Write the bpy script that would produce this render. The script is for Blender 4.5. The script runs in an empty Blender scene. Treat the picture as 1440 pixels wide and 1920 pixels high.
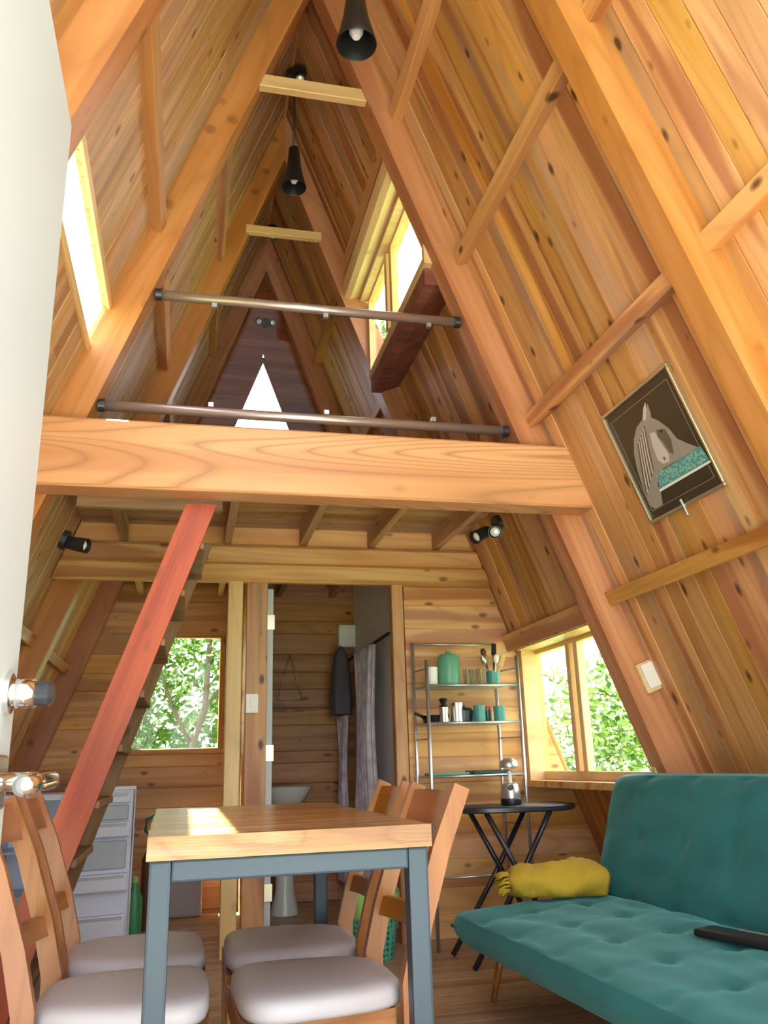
import bpy, bmesh, math, random
from mathutils import Vector, Matrix, noise
random.seed(7)
S = bpy.context.scene
COL = S.collection

# ------------------------------------------------------------------ camera
def cam_setup():
    yaw, pit, rol = (math.radians(a) for a in (13.4157, 16.9007, -1.7167))
    fwd = Vector((math.sin(yaw)*math.cos(pit), math.cos(yaw)*math.cos(pit), math.sin(pit)))
    right = Vector((math.cos(yaw), -math.sin(yaw), 0))
    up = right.cross(fwd)
    r2 = right*math.cos(rol) + up*math.sin(rol)
    u2 = up*math.cos(rol) - right*math.sin(rol)
    m = Matrix((r2, u2, -fwd)).transposed().to_4x4()
    m.translation = (0, 0, 0.975)
    cd = bpy.data.cameras.new('camera'); co = bpy.data.objects.new('camera', cd)
    COL.objects.link(co); co.matrix_world = m
    cd.sensor_fit = 'HORIZONTAL'; cd.sensor_width = 36; cd.lens = 36*1548.8/1440
    cd.clip_start = .02
    S.camera = co
cam_setup()

# ------------------------------------------------------------------ light
W = bpy.data.worlds.new('world'); S.world = W; W.use_nodes = True
bgn = W.node_tree.nodes['Background']
bgn.inputs[0].default_value = (0.93, 0.97, 1.0, 1); bgn.inputs[1].default_value = 1.0
sl = bpy.data.lights.new('sun', 'SUN'); so = bpy.data.objects.new('sun', sl); COL.objects.link(so)
SUN_DIR = Vector((.2587, -.19, -1))
so.rotation_euler = SUN_DIR.to_track_quat('-Z', 'Y').to_euler(); so.location = (-2, 5, 9)
sl.energy = 14.0; sl.angle = math.radians(.6); sl.color = (1, .95, .87)
V = S.view_settings
V.view_transform = 'Standard'; V.look = 'None'; V.gamma = 1; V.use_curve_mapping = False
V.exposure = 2.32
try:
    S.cycles.max_bounces = 12; S.cycles.diffuse_bounces = 7; S.cycles.transparent_max_bounces = 16
    S.cycles.sample_clamp_indirect = 6.0
except Exception: pass

# ------------------------------------------------------------------ geometry constants
XR, SL, HB, HI = .54, 2.7, 5.69, 5.27      # ridge x, slope, apex of boards, apex of rafter inner faces
FR_W = .12                                 # rafter width along the house
FRAMES = [.50, 2.07, 3.60, 5.10, 6.56]     # front faces of the five frames
Y0, YP, YB = .50, 5.02, 6.70               # front gable, partition, back gable
def rx(z, H=HB): return XR + (H - z)/SL
def lx(z, H=HB): return XR - (H - z)/SL
NS = math.hypot(1, SL)

# ------------------------------------------------------------------ materials
MATS = {}
def mat(name, color, rough=.5, metal=0, spec=.5, **kw):
    m = bpy.data.materials.new(name); m.use_nodes = True
    b = m.node_tree.nodes['Principled BSDF']
    b.inputs['Base Color'].default_value = (*color, 1); b.inputs['Roughness'].default_value = rough
    b.inputs['Metallic'].default_value = metal; b.inputs['Specular IOR Level'].default_value = spec
    for k, v in kw.items(): b.inputs[k].default_value = v
    MATS[name] = m
    return m
def N(nt, t, **kw):
    n = nt.nodes.new(t)
    for k, v in kw.items(): setattr(n, k, v)
    return n
def ramp(nt, src, stops):
    r = N(nt, 'ShaderNodeValToRGB'); e = r.color_ramp.elements
    while len(e) < len(stops): e.new(.5)
    for el, (p, c) in zip(e, stops):
        el.position = p; el.color = (*c, 1) if not isinstance(c, float) else (c, c, c, 1)
    nt.links.new(src, r.inputs[0]); return r.outputs[0]
def mixc(nt, f, a, b, mode='MIX'):
    n = N(nt, 'ShaderNodeMix', data_type='RGBA', blend_type=mode)
    for v, s in ((f, n.inputs[0]), (a, n.inputs[6]), (b, n.inputs[7])):
        if isinstance(v, (int, float)): s.default_value = v
        elif isinstance(v, tuple): s.default_value = (*v, 1)
        else: nt.links.new(v, s)
    return n.outputs[2]
def fmul(nt, a, b, op='MULTIPLY'):
    n = N(nt, 'ShaderNodeMath', operation=op)
    for v, s in ((a, n.inputs[0]), (b, n.inputs[1])):
        if isinstance(v, (int, float)): s.default_value = v
        else: nt.links.new(v, s)
    return n.outputs[0]
def wood(name, light, mid, dark, streak=.6, knots=1.0, rough=.42, vary=.28, grey=.0, lines=.35, scale=1.0, spec=.4, rings=22.0):
    m = bpy.data.materials.new(name); m.use_nodes = True; nt = m.node_tree; L = nt.links
    b = nt.nodes['Principled BSDF']
    tc = N(nt, 'ShaderNodeTexCoord'); oi = N(nt, 'ShaderNodeObjectInfo')
    rv = N(nt, 'ShaderNodeCombineXYZ')
    L.new(fmul(nt, oi.outputs['Random'], 57.0), rv.inputs[0]); L.new(fmul(nt, oi.outputs['Random'], 131.0), rv.inputs[1]); L.new(fmul(nt, oi.outputs['Random'], 17.0), rv.inputs[2])
    av = N(nt, 'ShaderNodeVectorMath', operation='ADD'); L.new(tc.outputs['Object'], av.inputs[0]); L.new(rv.outputs[0], av.inputs[1])
    def vec(sx, sy, sz):
        n = N(nt, 'ShaderNodeVectorMath', operation='MULTIPLY'); L.new(av.outputs[0], n.inputs[0]); n.inputs[1].default_value = (sx*scale, sy*scale, sz*scale); return n.outputs[0]
    def noi(v, det=3, dist=0.):
        n = N(nt, 'ShaderNodeTexNoise'); L.new(v, n.inputs['Vector']); n.inputs['Scale'].default_value = 1; n.inputs['Detail'].default_value = det; n.inputs['Distortion'].default_value = dist; return n.outputs['Fac']
    g = noi(vec(.9, 11, 11), 3, .7)
    col = ramp(nt, g, [(.3, light), (.62, mid)])
    # cathedral growth rings
    rn = noi(vec(.42, 4.2, 4.2), .6, .25)
    fr_ = N(nt, 'ShaderNodeMath', operation='PINGPONG'); L.new(fmul(nt, rn, rings), fr_.inputs[0]); fr_.inputs[1].default_value = 1.0
    ln = ramp(nt, fr_.outputs[0], [(.0, 1.), (.16, .45), (.5, 0.)])
    col = mixc(nt, fmul(nt, ln, lines), col, tuple(c*.62 for c in mid))
    # heartwood streaks
    s2 = noi(vec(.45, 6.5, 6.5), 2, .4)
    sf = ramp(nt, s2, [(.535, 0.), (.60, .8), (.68, 1.)])
    col = mixc(nt, fmul(nt, sf, streak), col, dark)
    if grey > 0:
        s3 = noi(vec(.5, 5, 9), 2, .2)
        gf = ramp(nt, s3, [(.57, 0.), (.68, 1.)])
        col = mixc(nt, fmul(nt, gf, grey), col, (.36, .33, .27))
    if knots > 0:
        vo = N(nt, 'ShaderNodeTexVoronoi'); L.new(vec(4.2, 8.5, 4.), vo.inputs['Vector']); vo.inputs['Scale'].default_value = 1
        kf = ramp(nt, vo.outputs['Distance'], [(.07, 1.), (.115, .6), (.16, 0.)])
        col = mixc(nt, fmul(nt, kf, .92*knots), col, (.075, .028, .012))
    # each board its own tone
    wn = N(nt, 'ShaderNodeTexWhiteNoise', noise_dimensions='1D'); L.new(fmul(nt, oi.outputs['Random'], 913.7), wn.inputs['W'])
    hs = N(nt, 'ShaderNodeHueSaturation'); L.new(col, hs.inputs['Color'])
    v = fmul(nt, fmul(nt, wn.outputs['Value'], vary), 1.0 - vary*.55, 'ADD'); L.new(v, hs.inputs['Value'])
    L.new(fmul(nt, fmul(nt, oi.outputs['Random'], .016), .489, 'ADD'), hs.inputs['Hue'])
    L.new(fmul(nt, fmul(nt, oi.outputs['Random'], .2), .92, 'ADD'), hs.inputs['Saturation'])
    L.new(hs.outputs[0], b.inputs['Base Color'])
    b.inputs['Roughness'].default_value = rough; b.inputs['Specular IOR Level'].default_value = spec
    fn = noi(vec(4, 110, 110), 2)
    bp = N(nt, 'ShaderNodeBump'); bp.inputs['Strength'].default_value = .18; bp.inputs['Distance'].default_value = .004
    L.new(fn, bp.inputs['Height']); L.new(bp.outputs[0], b.inputs['Normal'])
    MATS[name] = m; return m
PINE = wood('pine_board', (.70, .405, .165), (.58, .30, .105), (.29, .09, .03), .75, 1., .45, .42, .35)
PINE_L = wood('pine_left', (.66, .44, .24), (.55, .33, .15), (.36, .14, .06), .6, .8, .45, .3, .6)
TIMB = wood('timber', (.60, .30, .145), (.49, .215, .09), (.30, .10, .04), .5, .5, .38, .15, 0)
BEAM = wood('beam_pine', (.74, .40, .155), (.64, .32, .105), (.42, .16, .05), .3, .25, .38, .05, 0, .85, .8, .4, 52.0)
GABLE = wood('gable_board', (.76, .48, .22), (.62, .33, .125), (.32, .105, .04), .7, .8, .5, .36, .2)
BATHB = wood('bath_board_shaded', (.50, .26, .115), (.38, .165, .065), (.20, .065, .03), .75, 1., .5, .34, .1)  # redder boards, with the bathroom's shade darkening the colour further
DARKG = wood('gable_dark_shaded', (.36, .13, .075), (.25, .085, .05), (.14, .04, .03), .5, .4, .7, .25, 0, .3, 1.0, .15)  # red wood; the loft gable's backlit shade is put into the colour
FLOOR = wood('floor_board', (.50, .33, .19), (.38, .23, .13), (.20, .10, .06), .6, .6, .38, .25, .4)
PALE = wood('pale_pine', (.82, .62, .33), (.72, .50, .23), (.55, .32, .12), .3, .25, .4, .12, 0, .25)
ROUGHW = wood('rough_pine', (.55, .36, .19), (.42, .25, .12), (.24, .11, .05), .5, .6, .6, .3, .8)
REDW = wood('red_stain', (.52, .115, .04), (.40, .075, .028), (.22, .035, .02), .45, .3, .35, .04, 0, .2)
TREAD = wood('tread_wood', (.34, .21, .10), (.24, .14, .06), (.12, .06, .03), .5, .6, .6, .2, .3)
SLAB = wood('slab_wood', (.50, .28, .14), (.37, .175, .08), (.17, .06, .028), .75, .4, .26, .05, .4, .7, 2.2, .6)
CHAIRW = wood('chair_wood', (.42, .185, .068), (.31, .125, .042), (.19, .065, .025), .45, .1, .3, .06, 0, .4)
WHITE = mat('door_white', (.47, .50, .53), .45)
WPLAS = mat('white_plastic', (.82, .82, .78), .35)
BLACK = mat('black_metal', (.012, .012, .014), .38)
BLACKI = mat('black_inner', (.006, .006, .007), .6)
DGREY = mat('dark_grey_metal', (.06, .06, .075), .32, .6)
STEEL = mat('steel_frame', (.038, .06, .088), .42, .3)
BRUSH = mat('brushed_steel', (.50, .43, .42), .36, .75)
CHROME = mat('chrome', (.75, .76, .78), .12, 1)
SILVER = mat('silver_paint', (.55, .56, .57), .3, .8)
CREAM = mat('seat_vinyl', (.50, .49, .55), .45)
FRIDGE = mat('fridge_white', (.68, .75, .92), .35)
FRIDGS = mat('fridge_grey', (.42, .50, .58), .35)
GREYP = mat('grey_plastic', (.40, .37, .38), .5)
GWALL = mat('grey_paint', (.84, .82, .81), .6)
TEALP = mat('green_enamel', (.12, .36, .24), .35)
TEALD = mat('teal_enamel', (.06, .30, .26), .3)
GREENP = mat('green_plastic', (.05, .28, .12), .4)
BAGG = mat('bag_green', (.30, .60, .16), .4)
YEL = mat('mustard_cloth', (.47, .32, .025), .9)
CERAM = mat('ceramic', (.62, .64, .62), .2)
ROBE = mat('robe_cloth', (.10, .085, .11), .95)
BULB = mat('bulb_glass', (.85, .85, .82), .08, .3)
REDP = mat('red_plastic', (.45, .04, .02), .35)
DGREEN = mat('dark_green', (.02, .075, .05), .35)
GOLD = mat('frame_silver', (.60, .54, .40), .3, .8)
PHOTO = mat('photo_dark', (.045, .033, .022), .35)
PH_G = mat('photo_grey', (.30, .27, .24), .4)
PH_L = mat('photo_light', (.55, .51, .48), .4)
PH_D = mat('photo_shadow', (.12, .10, .08), .4)
PH_T = mat('photo_teal', (.08, .30, .30), .4)
PH_W = mat('photo_white', (.75, .78, .76), .4)
GRASS = mat('grass', (.10, .15, .05), .9)
CONC = mat('porch_concrete', (.62, .60, .56), .8)
BARK = mat('bark', (.10, .085, .07), .9)
RED_D = mat('brown_handle', (.10, .04, .02), .4)

def glassmat(name, tint, base=.03):
    m = bpy.data.materials.new(name); m.use_nodes = True; nt = m.node_tree; nt.nodes.clear()
    o = N(nt, 'ShaderNodeOutputMaterial'); t = N(nt, 'ShaderNodeBsdfTransparent'); g = N(nt, 'ShaderNodeBsdfGlossy')
    t.inputs[0].default_value = (*tint, 1); g.inputs[1].default_value = .02
    mx = N(nt, 'ShaderNodeMixShader'); fr = N(nt, 'ShaderNodeLayerWeight'); fr.inputs[0].default_value = .5
    fa = fmul(nt, fmul(nt, fmul(nt, fr.outputs['Facing'], 4.0, 'POWER'), .55), base, 'ADD')
    nt.links.new(fa, mx.inputs[0]); nt.links.new(t.outputs[0], mx.inputs[1]); nt.links.new(g.outputs[0], mx.inputs[2])
    nt.links.new(mx.outputs[0], o.inputs[0]); MATS[name] = m; return m
GLASS = glassmat('window_glass', (.97, .985, .98))
RGLASS = glassmat('rail_glass', (.84, .83, .87), .010)
DRINK = glassmat('drinking_glass', (.86, .88, .87))

def cloth_mat():
    m = bpy.data.materials.new('teal_velvet'); m.use_nodes = True; nt = m.node_tree; b = nt.nodes['Principled BSDF']
    lw = N(nt, 'ShaderNodeTexCoord'); n = N(nt, 'ShaderNodeTexNoise'); n.inputs['Scale'].default_value = 5; nt.links.new(lw.outputs['Object'], n.inputs['Vector'])
    c = ramp(nt, n.outputs['Fac'], [(.35, (.010, .115, .125)), (.65, (.016, .15, .16))]); nt.links.new(c, b.inputs['Base Color'])
    b.inputs['Roughness'].default_value = .75; b.inputs['Sheen Weight'].default_value = .5; b.inputs['Sheen Tint'].default_value = (.3, .75, .75, 1); b.inputs['Sheen Roughness'].default_value = .4
    n2 = N(nt, 'ShaderNodeTexNoise'); n2.inputs['Scale'].default_value = 380; nt.links.new(lw.outputs['Object'], n2.inputs['Vector'])
    bp = N(nt, 'ShaderNodeBump'); bp.inputs['Strength'].default_value = .15; bp.inputs['Distance'].default_value = .002; nt.links.new(n2.outputs['Fac'], bp.inputs['Height']); nt.links.new(bp.outputs[0], b.inputs['Normal'])
    return m
VELVET = cloth_mat()
def curtain_mat():
    m = mat('curtain_cloth', (.50, .46, .54), .85); nt = m.node_tree; b = nt.nodes['Principled BSDF']
    tc = N(nt, 'ShaderNodeTexCoord'); n = N(nt, 'ShaderNodeTexNoise'); n.inputs['Scale'].default_value = 14; nt.links.new(tc.outputs['Object'], n.inputs['Vector'])
    nt.links.new(ramp(nt, n.outputs['Fac'], [(.4, (.66, .62, .70)), (.62, (.48, .41, .54))]), b.inputs['Base Color']); return m
CURT = curtain_mat()
def basket_mat():
    m = mat('basket_plastic', (.10, .48, .36), .4); nt = m.node_tree; b = nt.nodes['Principled BSDF']
    tc = N(nt, 'ShaderNodeTexCoord'); ck = N(nt, 'ShaderNodeTexVoronoi'); ck.inputs['Scale'].default_value = 38; ck.inputs['Randomness'].default_value = 0
    nt.links.new(tc.outputs['Object'], ck.inputs['Vector'])
    nt.links.new(ramp(nt, ck.outputs['Distance'], [(.33, (.02, .12, .10)), (.40, (.10, .48, .36))]), b.inputs['Base Color']); return m
BASK = basket_mat()
def leaf_mat(name, c1, c2):
    m = bpy.data.materials.new(name); m.use_nodes = True; nt = m.node_tree; nt.nodes.clear()
    o = N(nt, 'ShaderNodeOutputMaterial'); d = N(nt, 'ShaderNodeBsdfDiffuse'); t = N(nt, 'ShaderNodeBsdfTranslucent'); mx = N(nt, 'ShaderNodeMixShader'); mx.inputs[0].default_value = .45
    tc = N(nt, 'ShaderNodeTexCoord'); n = N(nt, 'ShaderNodeTexNoise'); n.inputs['Scale'].default_value = 9; nt.links.new(tc.outputs['Object'], n.inputs['Vector'])
    c = ramp(nt, n.outputs['Fac'], [(.35, c1), (.65, c2)])
    nt.links.new(c, d.inputs[0]); nt.links.new(c, t.inputs[0]); nt.links.new(d.outputs[0], mx.inputs[1]); nt.links.new(t.outputs[0], mx.inputs[2]); nt.links.new(mx.outputs[0], o.inputs[0]); return m
LEAF = leaf_mat('leaf_green', (.045, .11, .018), (.12, .21, .05))
LEAF2 = leaf_mat('leaf_pale', (.10, .17, .06), (.20, .27, .13))

# ------------------------------------------------------------------ builders
def link(o, parent=None):
    COL.objects.link(o)
    if parent is not None: o.parent = parent
    return o
def mesh_obj(name, verts, faces, m, parent=None, mw=None, smooth=False):
    me = bpy.data.meshes.new(name); me.from_pydata([tuple(v) for v in verts], [], faces)
    bm = bmesh.new(); bm.from_mesh(me); bmesh.ops.recalc_face_normals(bm, faces=bm.faces); bm.to_mesh(me); bm.free()
    if m: me.materials.append(m)
    if smooth: me.polygons.foreach_set('use_smooth', [True]*len(me.polygons))
    o = bpy.data.objects.new(name, me); link(o, parent)
    if mw is not None: o.matrix_basis = mw
    return o
def bm_obj(name, bm, m, parent=None, mw=None, smooth=False):
    bmesh.ops.recalc_face_normals(bm, faces=bm.faces)
    me = bpy.data.meshes.new(name); bm.to_mesh(me); bm.free()
    if m: me.materials.append(m)
    if smooth: me.polygons.foreach_set('use_smooth', [True]*len(me.polygons))
    o = bpy.data.objects.new(name, me); link(o, parent)
    if mw is not None: o.matrix_basis = mw
    return o
def thing(name, label, cat, loc=(0, 0, 0), rz=0, group=None):
    o = bpy.data.objects.new(name, None); o.empty_display_size = .1; link(o); o.location = loc; o.rotation_euler = (0, 0, rz)
    tag(o, label, cat, group); return o
def tag(o, label, cat=None, group=None, kind=None):
    o['label'] = label
    if cat: o['category'] = cat
    if group: o['group'] = group
    if kind: o['kind'] = kind
    return o
def struct(name, label):
    o = bpy.data.objects.new(name, None); link(o); o['kind'] = 'structure'; o['label'] = label; return o
BOXF = [(0, 3, 2, 1), (4, 5, 6, 7), (0, 1, 5, 4), (1, 2, 6, 5), (2, 3, 7, 6), (3, 0, 4, 7)]
def box(name, lo, hi, m, parent=None, bev=0, seg=1, smooth=False, mw=None):
    (a, b, c), (d, e, f) = lo, hi
    vs = [(a, b, c), (d, b, c), (d, e, c), (a, e, c), (a, b, f), (d, b, f), (d, e, f), (a, e, f)]
    if not bev: return mesh_obj(name, vs, BOXF, m, parent, mw)
    bm = bmesh.new(); vv = [bm.verts.new(v) for v in vs]
    for q in BOXF: bm.faces.new([vv[i] for i in q])
    bmesh.ops.bevel(bm, geom=list(bm.edges), offset=bev, segments=seg, profile=.6, affect='EDGES')
    return bm_obj(name, bm, m, parent, mw, smooth)
def frame_mw(p0, xd, yd):
    x = Vector(xd).normalized(); y = Vector(yd); y = (y - x*y.dot(x)).normalized(); z = x.cross(y)
    mm = Matrix((x, y, z)).transposed().to_4x4(); mm.translation = Vector(p0); return mm
def plank(name, parent, p0, p1, wd, Wd, T, m, ch=.004, e0=0., e1=0., gv=False):
    """box with its length on local X from p0 to p1, width Wd centred on local Y, thickness 0..T on local Z; chamfered on the +Z face.
    e0/e1: skew of the two ends (dx per unit of y)."""
    p0, p1 = Vector(p0), Vector(p1); L = (p1-p0).length; h = Wd/2
    mm = frame_mw(p0, p1-p0, wd)
    cw = ch*.6 if gv else ch; cd = min(T*.7, ch*2.4) if gv else ch
    sec = [(-h, 0), (h, 0), (h, T-cd), (h-cw, T), (-h+cw, T), (-h, T-cd)]
    vs = [(e0*y, y, z) for y, z in sec] + [(L+e1*y, y, z) for y, z in sec]
    n = 6; fs = [tuple(range(n)), tuple(range(2*n-1, n-1, -1))] + [(i, (i+1) % n, n+(i+1) % n, n+i) for i in range(n)]
    return mesh_obj(name, vs, fs, m, parent, mm)
def hplank(name, parent, y, T, z0, z1, xl0, xl1, xr0, xr1, m, ch=.004, face=-1):
    """horizontal board in a wall across the house, ends may be slanted; face -1: shows towards -Y"""
    zc = (z0+z1)/2; h = (z1-z0)/2; xm = xl0
    f = face
    def q(x, z, d): return (x-xm, z-zc, d)
    back = [q(xl0, z0, -T), q(xr0, z0, -T), q(xr1, z1, -T), q(xl1, z1, -T)]
    mid = [q(xl0, z0, -ch), q(xr0, z0, -ch), q(xr1, z1, -ch), q(xl1, z1, -ch)]
    k = ch/(2*h)
    fr = [q(xl0+(xl1-xl0)*k, z0+ch, 0), q(xr0+(xr1-xr0)*k, z0+ch, 0), q(xr1+(xr0-xr1)*k, z1-ch, 0), q(xl1+(xl0-xl1)*k, z1-ch, 0)]
    vs = back+mid+fr
    fs = [(0, 1, 2, 3), (8, 9, 10, 11)]
    for i in range(4):
        j = (i+1) % 4; fs += [(i, j, 4+j, 4+i), (4+i, 4+j, 8+j, 8+i)]
    # local X = world X, local Y = world Z, local Z = -Y world (towards the camera)
    mm = Matrix(((1, 0, 0, xm), (0, 0, f, y), (0, 1, 0, zc), (0, 0, 0, 1)))
    return mesh_obj(name, vs, fs, m, parent, mm)
def tube_bm(bm, pts, r, n=10, caps=True):
    pts = [Vector(p) for p in pts]; rs = r if isinstance(r, (list, tuple)) else [r]*len(pts); rings = []; ref = None
    for i, p in enumerate(pts):
        d = (pts[min(i+1, len(pts)-1)]-pts[max(i-1, 0)]).normalized()
        if ref is None: ref = Vector((0, 0, 1)) if abs(d.z) < .9 else Vector((1, 0, 0))
        u = d.cross(ref).normalized(); v = d.cross(u).normalized(); ref = -v if False else ref
        rings.append([bm.verts.new(p + (u*math.cos(2*math.pi*k/n)+v*math.sin(2*math.pi*k/n))*rs[i]) for k in range(n)])
    for a, b in zip(rings, rings[1:]):
        for k in range(n): bm.faces.new((a[k], a[(k+1) % n], b[(k+1) % n], b[k]))
    if caps:
        bm.faces.new(rings[0][::-1]); bm.faces.new(rings[-1])
def tube(name, pts, r, m, parent=None, n=10, smooth=True):
    bm = bmesh.new(); tube_bm(bm, pts, r, n); return bm_obj(name, bm, m, parent, None, smooth)
def lathe_bm(bm, prof, c=(0, 0, 0), n=24, wob=None, axis=None, caps=True):
    c = Vector(c); rings = []
    rot = Vector((0, 0, 1)).rotation_difference(Vector(axis)).to_matrix() if axis else None
    for (r, z) in prof:
        ring = []
        for k in range(n):
            a = 2*math.pi*k/n; rr = r*(1 if not wob else 1+wob(a, z)); v = Vector((rr*math.cos(a), rr*math.sin(a), z))
            ring.append(bm.verts.new(c + (rot @ v if rot else v)))
        rings.append(ring)
    for a, b in zip(rings, rings[1:]):
        for k in range(n): bm.faces.new((a[k], a[(k+1) % n], b[(k+1) % n], b[k]))
    if caps and prof[0][0] > 1e-5: bm.faces.new(rings[0][::-1])
    if caps and prof[-1][0] > 1e-5: bm.faces.new(rings[-1])
    bmesh.ops.remove_doubles(bm, verts=bm.verts, dist=1e-5)
def lathe(name, prof, m, parent=None, c=(0, 0, 0), n=24, wob=None, axis=None, smooth=True, caps=True):
    bm = bmesh.new(); lathe_bm(bm, prof, c, n, wob, axis, caps); o = bm_obj(name, bm, m, parent, None, smooth)
    if smooth: autosmooth(o)
    return o
def autosmooth(o, ang=40):
    me = o.data
    bm = bmesh.new(); bm.from_mesh(me)
    for e in bm.edges:
        if len(e.link_faces) == 2 and e.calc_face_angle(0) > math.radians(ang): e.smooth = False
    bm.to_mesh(me); bm.free()
def sweep_rect(name, pts, wx, wy, m, parent=None, bev=.004):
    """post of rectangular section following pts in the local XZ plane"""
    vs = []; fs = []
    P = [Vector(p) for p in pts]
    for i, p in enumerate(P):
        d = (P[min(i+1, len(P)-1)]-P[max(i-1, 0)]).normalized(); nrm = Vector((d.z, 0, -d.x))
        w = wx[i] if isinstance(wx, (list, tuple)) else wx
        for a, b in ((-1, -1), (1, -1), (1, 1), (-1, 1)): vs.append(p + nrm*(a*w/2) + Vector((0, b*wy/2, 0)))
    for i in range(len(P)-1):
        for k in range(4): fs.append((4*i+k, 4*i+(k+1) % 4, 4*i+4+(k+1) % 4, 4*i+4+k))
    fs += [(0, 1, 2, 3), tuple(range(4*len(P)-1, 4*len(P)-5, -1))]
    # grain along Z: rotate local frame so that local X is world Z
    mw = Matrix(((0, 0, -1, 0), (0, 1, 0, 0), (1, 0, 0, 0), (0, 0, 0, 1)))
    inv = mw.inverted()
    return mesh_obj(name, [inv @ Vector(v) for v in vs], fs, m, parent, mw)
def pad(name, L, Wd, T, m, parent=None, nx=40, ny=20, p=3.5, fn=None, mw=None, under=.5, edge=.62):
    """upholstered pad: thick rounded rim, rounded corners; fn(u,v) adds height to the top"""
    vs = []; fs = []; idx = {}
    def pos(i, n):
        t = i/n; return .5-.5*math.cos(math.pi*(.5*t+.5*(.5-.5*math.cos(math.pi*t)))) if 0 < i < n else float(t)
    def xy(u, v, grow=0.):
        a, b = 2*u-1, 2*v-1
        x = (L/2+grow)*a*(1-(.035*Wd/L)*abs(b)**10*abs(a)**3*2); y = (Wd/2+grow)*b*(1-.07*abs(a)**14)
        return x, y
    for s_ in (1, -1):
        for i in range(nx+1):
            for j in range(ny+1):
                u, v = pos(i, nx), pos(j, ny); a, b = abs(2*u-1), abs(2*v-1)
                t = edge+(1-edge)*max(0, 1-a**p)**.5*max(0, 1-b**p)**.5
                z = s_*T*(1-under if s_ > 0 else under)*t
                if s_ > 0 and fn: z += fn(u, v)*min(1, (1-a**p)*(1-b**p)*2.5)
                idx[s_, i, j] = len(vs); vs.append((*xy(u, v, -.012), z))
    for s_ in (1, -1):
        for i in range(nx):
            for j in range(ny):
                q = [idx[s_, i, j], idx[s_, i+1, j], idx[s_, i+1, j+1], idx[s_, i, j+1]]
                fs.append(q if s_ > 0 else q[::-1])
    loop = [(i, 0) for i in range(nx)]+[(nx, j) for j in range(ny)]+[(i, ny) for i in range(nx, 0, -1)]+[(0, j) for j in range(ny, 0, -1)]
    zt = T*(1-under)*edge; zb = -T*under*edge; prev = [idx[1, *q] for q in loop]
    for k, g_ in ((.25, .004), (.5, .008), (.75, .004)):
        ring = []
        for (i, j) in loop:
            x, y = xy(pos(i, nx), pos(j, ny), g_); ring.append(len(vs)); vs.append((x, y, zt+(zb-zt)*k))
        for q in range(len(loop)): r_ = (q+1) % len(loop); fs.append((prev[q], prev[r_], ring[r_], ring[q]))
        prev = ring
    ring = [idx[-1, *q] for q in loop]
    for q in range(len(loop)): r_ = (q+1) % len(loop); fs.append((prev[q], prev[r_], ring[r_], ring[q]))
    return mesh_obj(name, vs, fs, m, parent, mw, True)
def prism(name, poly, y0, y1, m, parent=None, mw=None):
    n = len(poly); vs = [(x, y0, z) for x, z in poly] + [(x, y1, z) for x, z in poly]
    fs = [tuple(range(n)), tuple(range(2*n-1, n-1, -1))] + [(i, (i+1) % n, n+(i+1) % n, n+i) for i in range(n)]
    return mesh_obj(name, vs, fs, m, parent, mw)
def copy_tree(o, parent=None):
    c = o.copy(); COL.objects.link(c)
    if parent is not None: c.parent = parent
    for ch in list(o.children): copy_tree(ch, c)
    return c
def splits(a, b, w, jit=.25):
    n = max(1, round((b-a)/w)); ed = [a+(b-a)*i/n for i in range(n+1)]; st = (b-a)/n
    for i in range(1, n): ed[i] += random.uniform(-jit, jit)*st*.5
    return list(zip(ed, ed[1:]))

# ================================================================== SETTING
# ---- floor
floor = struct('floor', 'worn pine plank floor of the cabin')
for a, b in splits(.42, 6.74, .125, .3):
    xs = [-1.62]; 
    cuts = sorted([random.uniform(-.9, 2.0) for _ in range(1 if random.random() < .6 else 0)])
    edges = [-1.62]+cuts+[2.70]
    for c, d in zip(edges, edges[1:]):
        plank('plank', floor, (c, (a+b)/2, -.03), (d, (a+b)/2, -.03), (0, 1, 0), b-a-.001, .03, FLOOR, .003)
# ---- ground outside
g = mesh_obj('ground', [(-60, -60, -.32), (60, -60, -.32), (60, 60, -.32), (-60, 60, -.32)], [(0, 1, 2, 3)], GRASS); tag(g, 'grassy ground outside the cabin', kind='structure')
pc = box('porch_slab', (-1.6, -2.2, -.31), (2.7, .42, -.035), CONC); tag(pc, 'pale concrete porch slab before the door', kind='structure')

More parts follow.
